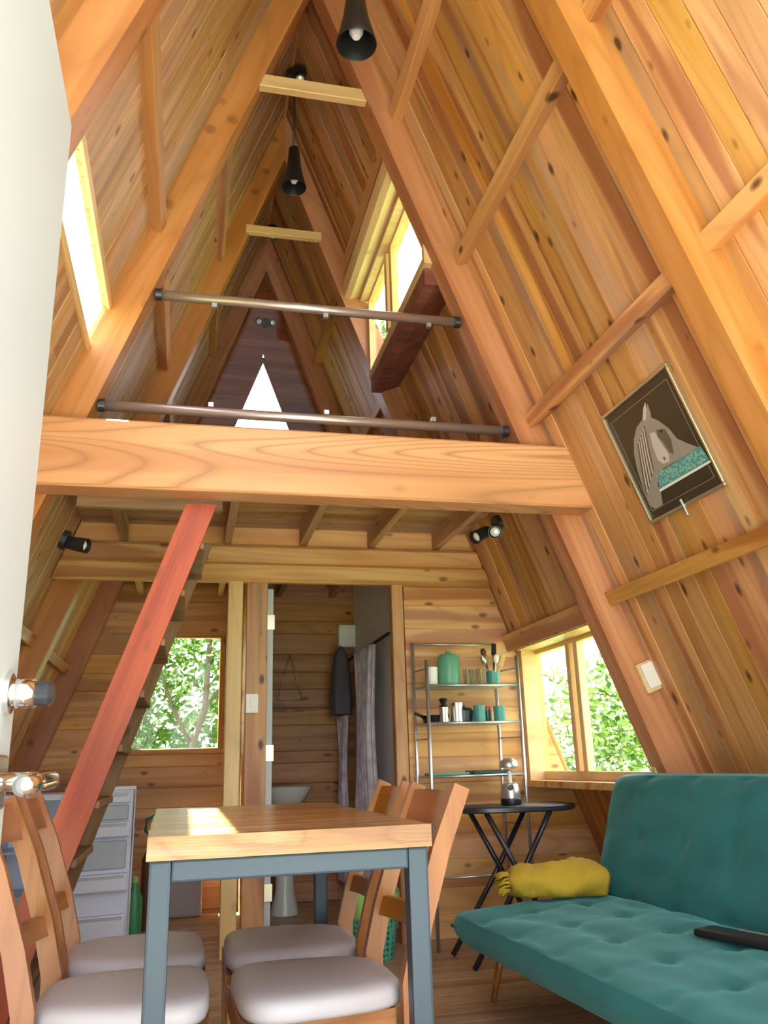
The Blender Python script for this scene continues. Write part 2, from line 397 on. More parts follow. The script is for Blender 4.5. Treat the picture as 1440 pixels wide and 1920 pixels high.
# ---- roof sides
WIN_R1 = (3.68, 5.02, .83, 1.64)      # lower right window: y0 y1 z0 z1
WIN_R2 = (3.68, 5.10, 3.50, 4.16)     # loft right window
WIN_L = (2.19, 3.60, 2.85, 3.04)      # left strip window, flush with the roof
PURL = [.82, 1.72, 2.63, 3.53, 4.40]
wall_right = struct('wall_right', 'right sloping roof side lined with knotty pine boards')
wall_left = struct('wall_left', 'left sloping roof side lined with greyish pine boards')
def roof_boards(parent, side, wins, m):
    crit = sorted({Y0, 2.13, 5.13, YB+.02, *[w[0] for w in wins], *[w[1] for w in wins]})
    for a0, b0 in zip(crit, crit[1:]):
        if b0-a0 < .02: continue
        for a, b in splits(a0, b0, .118, .5):
            yc = (a+b)/2
            ivs = [(-.03, HB-.01)]
            for (y0, y1, z0, z1) in wins:
                if y0-1e-4 <= yc <= y1+1e-4:
                    nv = []
                    for lo, hi in ivs:
                        if lo < z0: nv.append((lo, min(hi, z0)))
                        if hi > z1: nv.append((max(lo, z1), hi))
                    ivs = nv
            for lo, hi in ivs:
                cuts = [z for z in PURL[1:] if lo+.2 < z < hi-.2]
                pick = sorted(random.sample(cuts, 1)) if cuts and random.random() < .7 else []
                ed = [lo]+pick+[hi]
                for c, d in zip(ed, ed[1:]):
                    f = rx if side > 0 else lx
                    p0, p1 = Vector((f(c), yc, c)), Vector((f(d), yc, d))
                    # thickness grows outwards: show chamfered side to the room -> build from outer face
                    out = Vector((side*SL, 0, 1)).normalized()*.022
                    wd = (0, side, 0)
                    plank('plank', parent, p0+out, p1+out, wd, b-a-.0006, .022+random.choice((0, 0, .002, .003)), m, .006, gv=True)
roof_boards(wall_right, 1, [WIN_R1, WIN_R2], PINE)
roof_boards(wall_left, -1, [WIN_L], PINE_L)
def rafter(parent, side, y):
    s = side; u = Vector((s, 0, -SL)).normalized()
    P = [(XR, HI), (XR, HB), (XR+s*HB/SL, 0), (XR+s*HI/SL, 0)]
    mm = frame_mw((XR, y, HB), u, (0, 1, 0)); inv = mm.inverted()
    vs = [inv @ Vector((x, yy, z)) for yy in (y, y+FR_W) for x, z in P]
    bm = bmesh.new(); vv = [bm.verts.new(v) for v in vs]
    for q in [(0, 1, 2, 3), (7, 6, 5, 4)]+[(i, (i+1) % 4, 4+(i+1) % 4, 4+i) for i in range(4)]: bm.faces.new([vv[i] for i in q])
    bm.edges.ensure_lookup_table()
    es = [e for e in bm.edges if {e.verts[0].index, e.verts[1].index} in ({0, 3}, {4, 7})]
    bmesh.ops.bevel(bm, geom=es, offset=.006, segments=2, affect='EDGES')
    return bm_obj('rafter', bm, TIMB, parent, mm)
for y in FRAMES:
    rafter(wall_right, 1, y); rafter(wall_left, -1, y)
def purlin(parent, side, y0, y1, z, w=.07, t=.06):
    f = rx if side > 0 else lx
    out = Vector((side*SL, 0, 1)).normalized()
    wd = Vector((-side, 0, SL))
    a, b = ((f(z), y0, z), (f(z), y1, z))
    if side > 0: a, b = b, a
    o = plank('purlin', parent, a, b, wd, w, t, PALE if False else PINE, .004)
    return o
bays = [(FRAMES[i]+FR_W, FRAMES[i+1]) for i in range(4)]
for bi, (a, b) in enumerate(bays):
    for z in PURL:
        if not (bi == 2 and z in (.82, 1.72, 3.53)): purlin(wall_right, 1, a, b, z)
        if not (bi == 1 and z in (2.63, 4.40)): purlin(wall_left, -1, a, b, z)
# stair opening etc keep the same frames; ridge board closes the apex
plank('ridge_board', wall_right, (XR, Y0, HB+.0), (XR, YB+.03, HB+.0), (1, 0, 0), .12, .03, TIMB)
# collar ties
for y, z, hgt in ((3.66, 4.48, .08), (5.12, 4.60, .06)):
    hw = (HI-z)/SL+.02
    plank('collar_tie', wall_left, (XR-hw, y, z+hgt/2), (XR+hw, y, z+hgt/2), (0, 0, 1), hgt, .045, PALE)

# ---- back gable
wall_back = struct('wall_back', 'back gable wall of horizontal pine boards')
KW = (-.44, .27, 1.085, 2.0)           # kitchen window x0 x1 z0 z1
TRI = (.535, 4.47, 3.62)               # triangular window: apex x, apex z, base z
zs = [0]
while zs[-1] < 5.5: zs.append(zs[-1]+random.choice((.135, .142, .15)))
def near(z):
    for t in (KW[2], KW[3], TRI[2], 2.43):
        if abs(z-t) < .07: return t
    return z
zs = sorted({near(z) for z in zs})
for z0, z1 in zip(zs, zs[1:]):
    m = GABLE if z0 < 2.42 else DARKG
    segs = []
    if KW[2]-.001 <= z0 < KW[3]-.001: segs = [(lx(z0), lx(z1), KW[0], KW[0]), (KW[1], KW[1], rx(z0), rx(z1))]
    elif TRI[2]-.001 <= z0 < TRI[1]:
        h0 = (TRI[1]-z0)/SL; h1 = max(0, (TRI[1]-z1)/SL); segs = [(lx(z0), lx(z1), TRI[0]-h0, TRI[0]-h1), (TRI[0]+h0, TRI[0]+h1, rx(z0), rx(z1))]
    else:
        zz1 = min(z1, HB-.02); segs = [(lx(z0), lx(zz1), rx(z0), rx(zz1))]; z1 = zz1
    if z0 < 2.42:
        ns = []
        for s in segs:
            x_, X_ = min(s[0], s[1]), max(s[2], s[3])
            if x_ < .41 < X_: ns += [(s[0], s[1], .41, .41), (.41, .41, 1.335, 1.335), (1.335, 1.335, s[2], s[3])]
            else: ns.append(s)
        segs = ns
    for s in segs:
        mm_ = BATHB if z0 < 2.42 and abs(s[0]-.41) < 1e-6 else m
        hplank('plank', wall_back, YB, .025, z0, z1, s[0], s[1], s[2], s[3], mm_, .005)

# ---- windows
def bar(parent, a, b, wd, w, t, m=PALE): return plank('frame_bar', parent, a, b, wd, w, t, m, .003)
def pane(parent, pts): return mesh_obj('pane', pts, [tuple(range(len(pts)))], GLASS, parent)
w1 = struct('window_1', 'kitchen window in the back wall with foliage outside')
x0, x1, z0, z1 = KW
for a, b, wd in (((x0, YB+.02, z0+.02), (x1, YB+.02, z0+.02), (0, 0, 1)), ((x0, YB+.02, z1-.02), (x1, YB+.02, z1-.02), (0, 0, 1)), ((x0+.02, YB+.02, z0+.04), (x0+.02, YB+.02, z1-.04), (-1, 0, 0)), ((x1-.02, YB+.02, z0+.04), (x1-.02, YB+.02, z1-.04), (-1, 0, 0))):
    bar(w1, a, b, wd, .04, .05, GABLE)
pane(w1, [(x0+.03, YB+.012, z0+.03), (x1-.03, YB+.012, z0+.03), (x1-.03, YB+.012, z1-.03), (x0+.03, YB+.012, z1-.03)])
w2 = struct('window_2', 'small bright triangular window high in the loft gable')
ax, az, bz = TRI; hb = (az-bz)/SL
for a, b, wd in (((ax-hb, YB+.01, bz), (ax, YB+.01, az), (1, 0, -.37)), ((ax, YB+.01, az), (ax+hb, YB+.01, bz), (-1, 0, -.37)), ((ax-hb, YB+.01, bz+.015), (ax+hb, YB+.01, bz+.015), (0, 0, 1))):
    bar(w2, a, b, wd, .03, .03, DARKG)
pane(w2, [(ax-hb, YB+.012, bz), (ax+hb, YB+.012, bz), (ax, YB+.012, az)])
def side_window(name, label, y0, y1, z0, z1, X, mull, sillm, sill_h, lintel, nose=.03):
    w = struct(name, label); fw = .05
    # vertical glazing standing in the opening, sill box closing back to the roof below
    for z in (z0+fw/2, z1-fw/2): bar(w, (X+.045, y0, z), (X+.045, y1, z), (0, 0, -1), fw, .045)
    for y in (y0+.02, mull-.04, mull+.04, y1-.02): bar(w, (X+.045, y, z0+fw), (X+.045, y, z1-fw), (0, 1, 0), .04 if y in (y0+.02, y1-.02) else .05, .045+(.012 if y == mull+.04 else 0))
    for a, b in ((y0+.03, mull-.05), (mull+.05, y1-.03)):
        pane(w, [(X+.03, a, z0+.03), (X+.03, b, z0+.03), (X+.03, b, z1-.03), (X+.03, a, z1-.03)])
    zb = z0-sill_h
    # sill beam and its closing board
    prism('sill', [(X-nose, z0), (rx(z0)+.02, z0), (rx(z0-.03)+.02, z0-.03), (X+.07, zb), (X-nose, zb)], max(y0, 3.725), y1, sillm, w)
    return w
w3 = side_window('window_3', 'two-light window beside the teal sofa with branches outside', WIN_R1[0], WIN_R1[1], .85, 1.66, 2.15, 4.44, GABLE, .035, True, .13)
box('reveal', (2.055, 4.965, .85), (2.155, 5.018, 1.655), PALE, w3)
box('head_board', (2.02, 3.725, 1.635), (2.24, 4.965, 1.66), PALE, w3)
# side cheek between window and partition, lintel board
plank('lintel', w3, (rx(1.70)-.005, YP-.002, 1.70), (rx(1.70)-.005, 3.72, 1.70), (-1, 0, SL), .11, .05, GABLE)
w4 = side_window('window_4', 'loft window behind the glass railing showing pale sky', WIN_R2[0], WIN_R2[1], 3.53, 4.17, 1.14, 4.46, DARKG, .10, True, -.012)
box('head_board', (1.085, 3.725, 4.135), (1.21, 5.095, 4.165), PALE, w4)
lb = Vector((-SL, 0, -1)).normalized()
plank('lintel', w4, (rx(4.24), 5.10, 4.24), (rx(4.24), 3.72, 4.24), (-1, 0, SL), .13, .12, PALE, .03)
w5 = struct('window_5', 'blown-out strip window in the left roof side')
for z in (WIN_L[2]-.014, WIN_L[3]+.014):
    plank('frame_bar', w5, (lx(z), WIN_L[0], z), (lx(z), WIN_L[1], z), (1, 0, SL), .03, .016, PALE, .003)
pane(w5, [(lx(WIN_L[2])-.01, WIN_L[0], WIN_L[2]), (lx(WIN_L[2])-.01, WIN_L[1], WIN_L[2]), (lx(WIN_L[3])-.01, WIN_L[1], WIN_L[3]), (lx(WIN_L[3])-.01, WIN_L[0], WIN_L[3])])

# ---- front gable (behind and beside the camera), unseen: glazing added for sky light; doorway
wall_front = struct('wall_front', 'unseen front gable with glazing added for sky light and timber posts around the doorway')
DX0, DX1 = -.29, 1.25
def fpost(x0, z0, x1, z1, w=.08): return plank('post', wall_front, (x0, Y0+.02, z0), (x1, Y0+.02, z1), (1, 0, 0) if abs(x1-x0) < .01 else (0, 0, 1), w, .08, TIMB)
fpost(DX0-.04, 0, DX0-.04, 3.4); fpost(DX1+.04, 0, DX1+.04, 3.55)
fpost(lx(2.14)+.1, 2.14, rx(2.14)-.1, 2.14)
def fpane(poly): mesh_obj('pane', [(x, Y0+.06, z) for x, z in poly], [tuple(range(len(poly)))], GLASS, wall_front)
fpane([(lx(0), .0), (DX0-.06, 0), (DX0-.06, 2.1), (lx(2.1), 2.1)]); fpane([(DX1+.06, 0), (rx(0), 0), (rx(2.1), 2.1), (DX1+.06, 2.1)])
fpane([(lx(2.18), 2.18), (rx(2.18), 2.18), (XR, HB)])

# ---- loft: beam, joists, boards, partition header
beam = struct('trim_1', 'thick pine tie beam carrying the loft edge')
plank('beam', beam, (lx(2.275), 3.60, 2.275), (rx(2.275), 3.60, 2.275), (0, 0, 1), .31, .14, BEAM, .01, e0=1/SL, e1=-1/SL)
ceiling = struct('ceiling', 'underside of the loft floor with boards on joists')
STAIR_Y = (3.60, 4.32)
for i, (a, b) in enumerate(splits(3.60, 6.68, .17, .2)):
    l = lx(2.415)+.02
    if b < 4.36: l = .12
    plank('plank', ceiling, (l, (a+b)/2, 2.435), (rx(2.415)-.02, (a+b)/2, 2.435), (0, -1, 0), b-a-.001, .03, ROUGHW, .003)
for x in (-.87, -.435, .176, .643, 1.081, 1.513):
    lo = 4.36 if x < .1 else 3.61
    plank('joist', ceiling, (x, lo, 2.35), (x, 5.02, 2.35), (0, 0, 1), .11, .045, ROUGHW)
    if x > -.6: plank('joist', ceiling, (x+.02, 5.10, 2.35), (x+.02, 6.68, 2.35), (0, 0, 1), .11, .045, ROUGHW)
plank('joist', ceiling, (-.6, 4.34, 2.35), (.14, 4.34, 2.35), (0, 0, 1), .13, .045, ROUGHW)
# partition
wp = struct('wall_partition', 'partition of horizontal pine boards below the loft')
for z0, z1, y, T, bv in ((2.05, 2.17, 4.955, .065, .018), (2.17, 2.285, 4.965, .055, .02), (2.285, 2.43, 5.02, .03, .008)):
    hplank('plank', wp, y, T, z0, z1, lx(z0)+.01, lx(z1)+.01, rx(z0)-.01, rx(z1)-.01, GABLE, bv)
zz = [0, .13, .27, .42, .56, .70, .85, 1.0, 1.14, 1.29, 1.44, 1.60, 1.78, 1.93, 2.05]
for z0, z1 in zip(zz, zz[1:]):
    r0, r1 = rx(z0)-.005, rx(z1)-.005
    hplank('plank', wp, YP+.0, .03, z0, z1, 1.31, 1.31, r0, r1, GABLE, .004)
for x, w, y, m in ((.253, .088, 4.96, PALE), (.385, .125, 4.99, PINE), (1.257, .075, 4.98, PINE)):
    plank('stud', wp, (x, y+.075, 0), (x, y+.075, 2.05), (-1, 0, 0), w, .075, m, .005)
wb = struct('wall_bathroom', 'bathroom side walls seen through the doorway')
box('painted_panel', (1.31, 5.06, 0), (1.34, 6.69, 2.42), GWALL, wb)
for z0, z1 in splits(0, 2.42, .14): plank('plank', wb, (.40, 5.08, (z0+z1)/2), (.40, 6.69, (z0+z1)/2), (0, 0, 1), z1-z0-.001, .03, GABLE)
# bathroom door leaf, opened inwards and seen on its edge
d2 = struct('door_2', 'white bathroom door opened inwards, seen on edge')
box('leaf', (.452, 5.07, .01), (.49, 5.78, 2.03), WHITE, d2, .003)
for z in (.3, 1.05, 1.82): box('hinge', (.450, 5.055, z-.045), (.497, 5.0715, z+.045), GOLD, d2)
# entrance door, opened inwards along the left of the view
d1 = struct('door_1', 'white entrance door standing open at the left')
dl = box('leaf', (-.283, .52, .01), (-.243, 1.305, 2.085), WHITE, d1, .004, 2)
def lever(z, long):
    tube('lever' if long else 'lock_knob', [(-.243, 1.255 if long else 1.235, z), (-.178 if long else -.205, 1.255 if long else 1.235, z)], .013 if long else .02, CHROME, d1, 14)
    if long:
        tube('lever', [(-.180, 1.262, z), (-.176, 1.23, z+.002), (-.180, 1.15, z), (-.186, 1.09, z-.004)], .012, CHROME, d1, 12)
        box('rose', (-.243, 1.20, z-.035), (-.237, 1.27, z+.035), CHROME, d1, .003)
    else:
        lathe('rose', [(.0, 0), (.028, 0), (.028, .008), (.02, .012), (0, .012)], CHROME, d1, (-.243, 1.235, z), 20, None, (1, 0, 0))
        lathe('thumb_turn', [(0, 0), (.016, 0), (.018, .02), (.012, .026), (0, .026)], DGREY, d1, (-.207, 1.235, z), 16, None, (1, 0, 0))
lever(.965, True); lever(1.08, False)

# ================================================================== THINGS
# ---- stair
st = thing('staircase', 'steep open staircase with red stained stringer rising to the loft', 'staircase', (-.4, 3.9, 0))
def stx(z): return .422 + (z-2.10)/2.9
for y, m in ((3.605, REDW), (4.31, TREAD)):
    # broad side towards the camera
    p0 = Vector((stx(0), y-3.9, 0)); p1 = Vector((stx(2.105), y-3.9, 2.105))
    plank('stringer', st, p0, p1, (1, 0, -1/2.9), .125, .042, m, .003, e0=1/2.9, e1=1/2.9)
for i in range(9):
    z = .22+i*.215
    box('tread', (stx(z)-.062, 3.648-3.9, z-.03), (stx(z)+.075, 4.309-3.9, z), TREAD, st, .003)

# ---- glass railing on the loft edge
rl = thing('loft_railing', 'clear glass loft railing between two brushed steel tubes', 'railing', (.54, 3.66, 2.43))
def rl_tube(z, x0, x1):
    t = tube('rail_tube', [(x0-.54, 0, z-2.43), (x1-.54, 0, z-2.43)], .024, BRUSH, rl, 16)
    for x in (x0, x1):
        s = 1 if x > .54 else -1
        lathe('end_cap', [(0, 0), (.03, 0), (.03, .03), (0, .03)], DGREY, rl, (x-.54-s*.015, 0, z-2.43), 16, None, (s, 0, 0))
rl_tube(3.175, lx(3.175, HI)+.02, rx(3.175, HI)-.02); rl_tube(2.575, lx(2.575, HI)+.02, rx(2.575, HI)-.02)
gz = (2.46, 3.15)
mesh_obj('glass_sheet', [(lx(gz[0], HI)+.03-.54, 0, gz[0]-2.43), (rx(gz[0], HI)-.03-.54, 0, gz[0]-2.43), (rx(gz[1], HI)-.03-.54, 0, gz[1]-2.43), (lx(gz[1], HI)+.03-.54, 0, gz[1]-2.43)], [(0, 1, 2, 3)], RGLASS, rl)
for x in (.05, .60, 1.14):
    box('clip', (x-.552, -.012, 3.13-2.43), (x-.528, .012, 3.152-2.43), SILVER, rl)
    box('clip', (x-.552, -.012, 2.60-2.43), (x-.528, .012, 2.622-2.43), SILVER, rl)

# ---- lamps
def cone_lamp(label, x, y, z, top, k=1.0):
    t = thing('pendant_lamp', label, 'lamp', (x, y, z), 0, 'black cone lamps under the ridge')
    h = .30*k
    lathe('shade', [(.078, 0), (.080, .004), (.070, .05), (.050, .14), (.040, .22), (.034, h), (0, h+.005), (0, h-.005), (.030, h-.01), (.045, .14), (.066, .05), (.074, .006), (.078, 0)], BLACK, t, n=32, caps=False)
    lathe('bulb', [(0, .035), (.016, .04), (.028, .06), (.03, .085), (.02, .12), (.013, .15), (0, .15)], BULB, t, n=20)
    tube('stem', [(0, 0, h), (0, 0, top-z)], .008, DGREY, t, 8)
    lathe('canopy', [(0, 0), (.05, 0), (.055, .02), (.055, .05), (0, .05)], DGREY, t, (0, 0, top-z-.05), 20)
cone_lamp('large black cone lamp nearest the viewer under the ridge', .542, 2.50, 3.66, 5.38)
cone_lamp('small black cone lamp hanging deep in the loft', .535, 4.47, 4.53, 5.45)
def spot(label, loc, axis, heads, group='black spotlights'):
    t = thing('spotlight', label, 'spotlight', loc, 0, group)
    ax = Vector(axis)
    lathe('base', [(0, 0), (.045, 0), (.045, .025), (0, .025)], BLACK, t, (0, 0, 0), 20, None, ax)
    for off, d in heads:
        o = Vector(off); d = Vector(d).normalized()
        tube('arm', [ax*.02, o], .008, BLACK, t, 8)
        h = lathe('head', [(0, -.05), (.026, -.05), (.030, -.03), (.034, .055), (.030, .055), (.026, .0), (0, .0)], BLACK, t, o, 20, None, d)
        lathe('bulb', [(0, .012), (.022, .02), (.024, .038), (.012, .046), (0, .047)], BULB, h, o, 16, None, d)
    return t
spot('black spotlight on the left rafter beside the staircase', (-.575, 3.78, 1.97), (.94, 0, -.35), [((.06, -.0, -.02), (.9, -.35, -.25))])
spot('black twin spotlight under the right end of the tie beam', (1.50, 3.78, 2.12), (-.94, 0, -.35), [((-.03, -.02, -.05), (-.4, -.8, -.3)), ((-.10, 0, -.06), (-.75, -.35, -.45))])
spot('black twin spotlight above the triangular gable window', (.545, 6.69, 4.80), (0, -1, 0), [((-.05, -.07, -.03), (-.3, -.9, -.3)), ((.05, -.07, -.03), (.3, -.9, -.3))])
spot('black spotlight high behind the left loft rafter', (.50, 5.60, 5.03), (0, 0, -1), [((0, -.02, -.08), (.1, -.7, -.6))])
spot('black spotlight above the upper collar tie', (.50, 3.92, 4.93), (0, 0, -1), [((0, -.01, -.07), (0, -.5, -.8))])

# ---- switches
def switch(label, loc, mw_axis, size):
    t = thing('light_switch', label, 'switch', loc)
    return t
sw = thing('light_switch', 'white light switch box on the right rafter above the sofa', 'switch', (2.118, 3.598, 1.335))
sm = Matrix.Rotation(math.atan2(1, SL)*-1, 4, 'Y')
box('back_box', (-.045, -.028, -.075), (.045, 0, .068), PALE, sw, .004, 1, False, sm)
box('plate', (-.034, -.042, -.058), (.034, -.028, .06), WPLAS, sw, .005, 2, False, sm)
box('rocker', (-.012, -.047, -.02), (.012, -.042, .022), WPLAS, sw, .002, 1, False, sm)
s2 = thing('light_switch', 'white light switch plate on the post beside the bathroom', 'switch', (.362, 4.989, 1.33))
box('plate', (-.036, -.012, -.055), (.036, 0, .055), WPLAS, s2, .004, 2); box('rocker', (-.012, -.017, -.022), (.012, -.012, .022), WPLAS, s2, .002)

# ---- horse picture
es = Vector((1, 0, -SL)).normalized(); ey = Vector((0, -1, 0)); en = Vector((-SL, 0, -1)).normalized()
pic = thing('framed_picture', 'framed dark photograph of a grey horse on the right wall', 'picture', (0, 0, 0))
PM = Matrix((ey, es, en)).transposed().to_4x4(); PM.translation = Vector((1.731, 3.076, 2.414)) - en*.022
pic.matrix_basis = PM
PW, PH = .53, .522
box('photo', (.012, .012, .0), (PW-.012, PH-.012, .010), PHOTO, pic)
for a, b in (((0, 0), (PW, .014)), ((0, PH-.014), (PW, PH)), ((0, .014), (.014, PH-.014)), ((PW-.014, .014), (PW, PH-.014))):
    box('frame_bar', (*a, 0), (*b, .02), GOLD, pic, .003)
def flat(name, pts, z, m, parent=pic):
    n = len(pts); vs = [(x, y, z-.0008) for x, y in pts]+[(x, y, z) for x, y in pts]
    fs = [tuple(range(n)), tuple(range(2*n-1, n-1, -1))]+[(i, (i+1) % n, n+(i+1) % n, n+i) for i in range(n)]
    return mesh_obj(name, vs, fs, m, parent)
for a, b in (((.04, .05), (.486, .052)), ((.04, .472), (.486, .474)), ((.04, .052), (.042, .472)), ((.484, .052), (.486, .472))):
    flat('border_line', [a, (b[0], a[1]), b, (a[0], b[1])], .0112, PH_G)
neck = [(.25, .123), (.191, .134), (.14, .169), (.096, .221), (.073, .276), (.058, .334), (.045, .386), (.045, .45), (.065, .47), (.125, .47), (.152, .417), (.151, .392), (.186, .349), (.233, .342), (.441, .346), (.478, .344), (.439, .314), (.389, .27), (.372, .218), (.334, .166), (.302, .137)]
flat('horse_neck', neck, .0112, PH_G)
flat('horse_ear', [(.248, .125), (.284, .088), (.313, .072), (.299, .102), (.267, .136)], .012, PH_L); flat('horse_ear', [(.267, .136), (.299, .102), (.321, .081), (.315, .121), (.304, .14)], .012, PH_G)
flat('horse_face', [(.289, .146), (.334, .166), (.368, .235), (.384, .288), (.385, .347), (.354, .35), (.299, .334), (.246, .326), (.223, .29), (.211, .254), (.236, .197)], .0122, PH_G)
flat('horse_cheek', [(.301, .194), (.35, .209), (.358, .26), (.334, .315), (.315, .302), (.306, .25), (.291, .22)], .0130, PH_D)
flat('horse_muzzle', [(.255, .19), (.285, .196), (.29, .246), (.304, .303), (.291, .332), (.246, .326), (.227, .298), (.237, .234)], .0130, PH_L)
for i in range(9):
    t_ = i/8; a_ = (.238-.085*t_, .148+.045*t_); b_ = (.172-.115*t_, .33+.075*t_); c_ = (a_[0]*.55+b_[0]*.45-.012, a_[1]*.5+b_[1]*.5)
    flat('mane_lock', [a_, (a_[0]+.006, a_[1]+.004), (c_[0]+.011, c_[1]), b_, (b_[0]-.004, b_[1]-.004), (c_[0], c_[1])], .0127+.0001*i, PH_L if i % 2 else PH_D)
flat('horse_eye', [(.318, .205), (.328, .202), (.335, .21), (.326, .216)], .0138, BLACKI)
flat('horse_nostril', [(.262, .305), (.272, .302), (.278, .312), (.267, .318)], .0138, PH_D)
flat('flower_band', [(.186, .349), (.248, .346), (.495, .345), (.505, .405), (.152, .411)], .0134, PH_T)
bm = bmesh.new(); rr = random.Random(3)
for i in range(150):
    u = rr.random(); v = rr.random(); x = .17+u*.33; y = .349+v*.055; r = rr.uniform(.003, .007)
    vs = [bm.verts.new((x+r*math.cos(a*1.2566), y+r*math.sin(a*1.2566), .0142)) for a in range(5)]; bm.faces.new(vs)
o = bm_obj('flowers', bm, mat('photo_mint', (.25, .52, .48), .4), pic); o['kind'] = 'stuff'
flat('white_strip', [(.154, .408), (.508, .409), (.508, .419), (.15, .419)], .0145, PH_W)
box('clip', (.252, .486, .016), (.266, .56, .026), SILVER, pic, .003)

# ---- dining table
tb = thing('dining_table', 'rustic thick wooden slab table on a blue-grey steel frame', 'table', (.225, 2.60, 0), math.radians(1))
tw, tl = .62, 1.36
def slab():
    bm = bmesh.new(); nx, ny = 14, 26; T = .047; g = {}
    for s in (0, 1):
        for i in range(nx+1):
            for j in range(ny+1):
                x = tw*(i/nx-.5); y = tl*(j/ny-.5)
                e = noise.noise(Vector((x*9, y*9, s*3)))*.006
                if i in (0, nx): x += e
                if j in (0, ny): y += e
                z = .84 if s else .84-T
                if s: z += noise.noise(Vector((x*5, y*3, 1)))*.0015
                g[s, i, j] = bm.verts.new((x, y, z))
    for i in range(nx):
        for j in range(ny):
            bm.faces.new((g[1, i, j], g[1, i+1, j], g[1, i+1, j+1], g[1, i, j+1])); bm.faces.new((g[0, i, j], g[0, i, j+1], g[0, i+1, j+1], g[0, i+1, j]))
    for i in range(nx):
        for j in (0, ny): bm.faces.new((g[0, i, j], g[0, i+1, j], g[1, i+1, j], g[1, i, j]))
    for j in range(ny):
        for i in (0, nx): bm.faces.new((g[0, i, j], g[0, i, j+1], g[1, i, j+1], g[1, i, j]))
    es = [e for e in bm.edges if len(e.link_faces) == 2 and e.calc_face_angle(0) > .9]
    bmesh.ops.bevel(bm, geom=es, offset=.006, segments=2, affect='EDGES')
    o = bm_obj('tabletop', bm, SLAB, tb, None, True); autosmooth(o, 35)
slab()
lg = .046; hx, hy = tw/2-.006, tl/2-.012
for sx in (-1, 1):
    for sy in (-1, 1):
        x = sx*(hx-lg/2); y = sy*(hy-lg/2)
        box('leg', (x-lg/2, y-lg/2, 0), (x+lg/2, y+lg/2, .792), STEEL, tb, .006, 2)
for sy in (-1, 1): box('rail', (-hx+lg, sy*(hy-lg/2)-lg/2+.001, .748), (hx-lg, sy*(hy-lg/2)+lg/2-.001, .792), STEEL, tb, .005, 2)
for sx in (-1, 1): box('rail', (sx*(hx-lg/2)-lg/2+.001, -hy+lg, .748), (sx*(hx-lg/2)+lg/2-.001, hy-lg, .792), STEEL, tb, .005, 2)

# ---- dining chairs
def make_chair(label):
    t = thing('dining_chair', label, 'chair', (0, 0, 0), 0, 'wooden dining chairs around the slab table')
    def dome(u, v): return .016*math.sin(math.pi*u)*math.sin(math.pi*v)
    vs = []
    bm = bmesh.new(); n = 36
    def outl(k, s=1.):
        a = 2*math.pi*k/n; c, sn = math.cos(a), math.sin(a); p = 2/4.2
        x = .21*math.copysign(abs(c)**p, c)*s; y = .222*math.copysign(abs(sn)**p, sn)*s
        y *= 1 + .10*(x/.21) - .0
        if x < 0: y *= 1-.06*(x/.21)**2
        return x, y
    prev = None; rings = []
    for s, z in ((.9, .397), (.985, .399), (1.0, .408), (1.0, .424), (.985, .436), (.94, .446), (.8, .453), (.5, .457)):
        rings.append([bm.verts.new((*outl(k, s), z)) for k in range(n)])
    for a, b in zip(rings, rings[1:]):
        for k in range(n): bm.faces.new((a[k], a[(k+1) % n], b[(k+1) % n], b[k]))
    bm.faces.new(rings[0][::-1]); bm.faces.new(rings[-1])
    bm_obj('seat_cushion', bm, CREAM, t, None, True)
    # apron
    for sy in (-1, 1): plank('apron', t, (-.17, sy*.185-.011*sy, .365), (.18, sy*.205-.011*sy, .365), (0, 0, 1), .06, .02, CHAIRW)
    plank('apron', t, (.19, -.19, .365), (.19, .19, .365), (0, 0, 1), .06, .02, CHAIRW)
    plank('apron', t, (-.175, -.165, .365), (-.175, .165, .365), (0, 0, 1), .06, .02, CHAIRW)
    for sy in (-1, 1):
        pts = [(-.275, sy*.19, 0), (-.235, sy*.19, .18), (-.208, sy*.19, .34), (-.208, sy*.19, .45), (-.24, sy*.19, .58), (-.30, sy*.19, .76), (-.365, sy*.19, .91)]
        sweep_rect('back_post', pts, [.035, .042, .05, .052, .05, .048, .045], .03, CHAIRW, t)
        sweep_rect('leg', [(.19, sy*.195, 0), (.19, sy*.195, .395)], [.032, .042], .04, CHAIRW, t)
        lathe('bolt_cap', [(0, 0), (.014, .0), (.013, .004), (0, .006)], CHROME, t, (.19, sy*.2155, .345), 14, None, (0, sy, 0))
    # curved rails
    def crail(z0, z1, xo, name):
        bm = bmesh.new(); g = []
        for i in range(11):
            y = -.178+.0356*i; b = -.028*(1-(y/.178)**2)
            q = []
            for z in (z0, z1):
                xb = -.208-.157*max(0, (z-.45)/.46)**1.2+xo
                q += [bm.verts.new((xb+b-.011, y, z)), bm.verts.new((xb+b+.011, y, z))]
            g.append(q)
        for a, b in zip(g, g[1:]):
            for f in ((0, 1), (1, 3), (3, 2), (2, 0)): bm.faces.new((a[f[0]], a[f[1]], b[f[1]], b[f[0]]))
        bm.faces.new((g[0][0], g[0][1], g[0][3], g[0][2])); bm.faces.new((g[-1][0], g[-1][1], g[-1][3], g[-1][2]))
        mw = Matrix(((0, -1, 0, 0), (1, 0, 0, 0), (0, 0, 1, 0), (0, 0, 0, 1))); inv = mw.inverted()
        for v in bm.verts: v.co = inv @ v.co
        o = bm_obj(name, bm, CHAIRW, t, mw, True); autosmooth(o, 35)
    crail(.80, .895, 0, 'top_rail'); crail(.55, .60, 0, 'lower_rail')
    return t
c0 = make_chair('dining chair on the right side of the table, nearest the viewer')
c0.location = (.352, 2.42, 0); c0.rotation_euler = (0, 0, math.pi+.04)
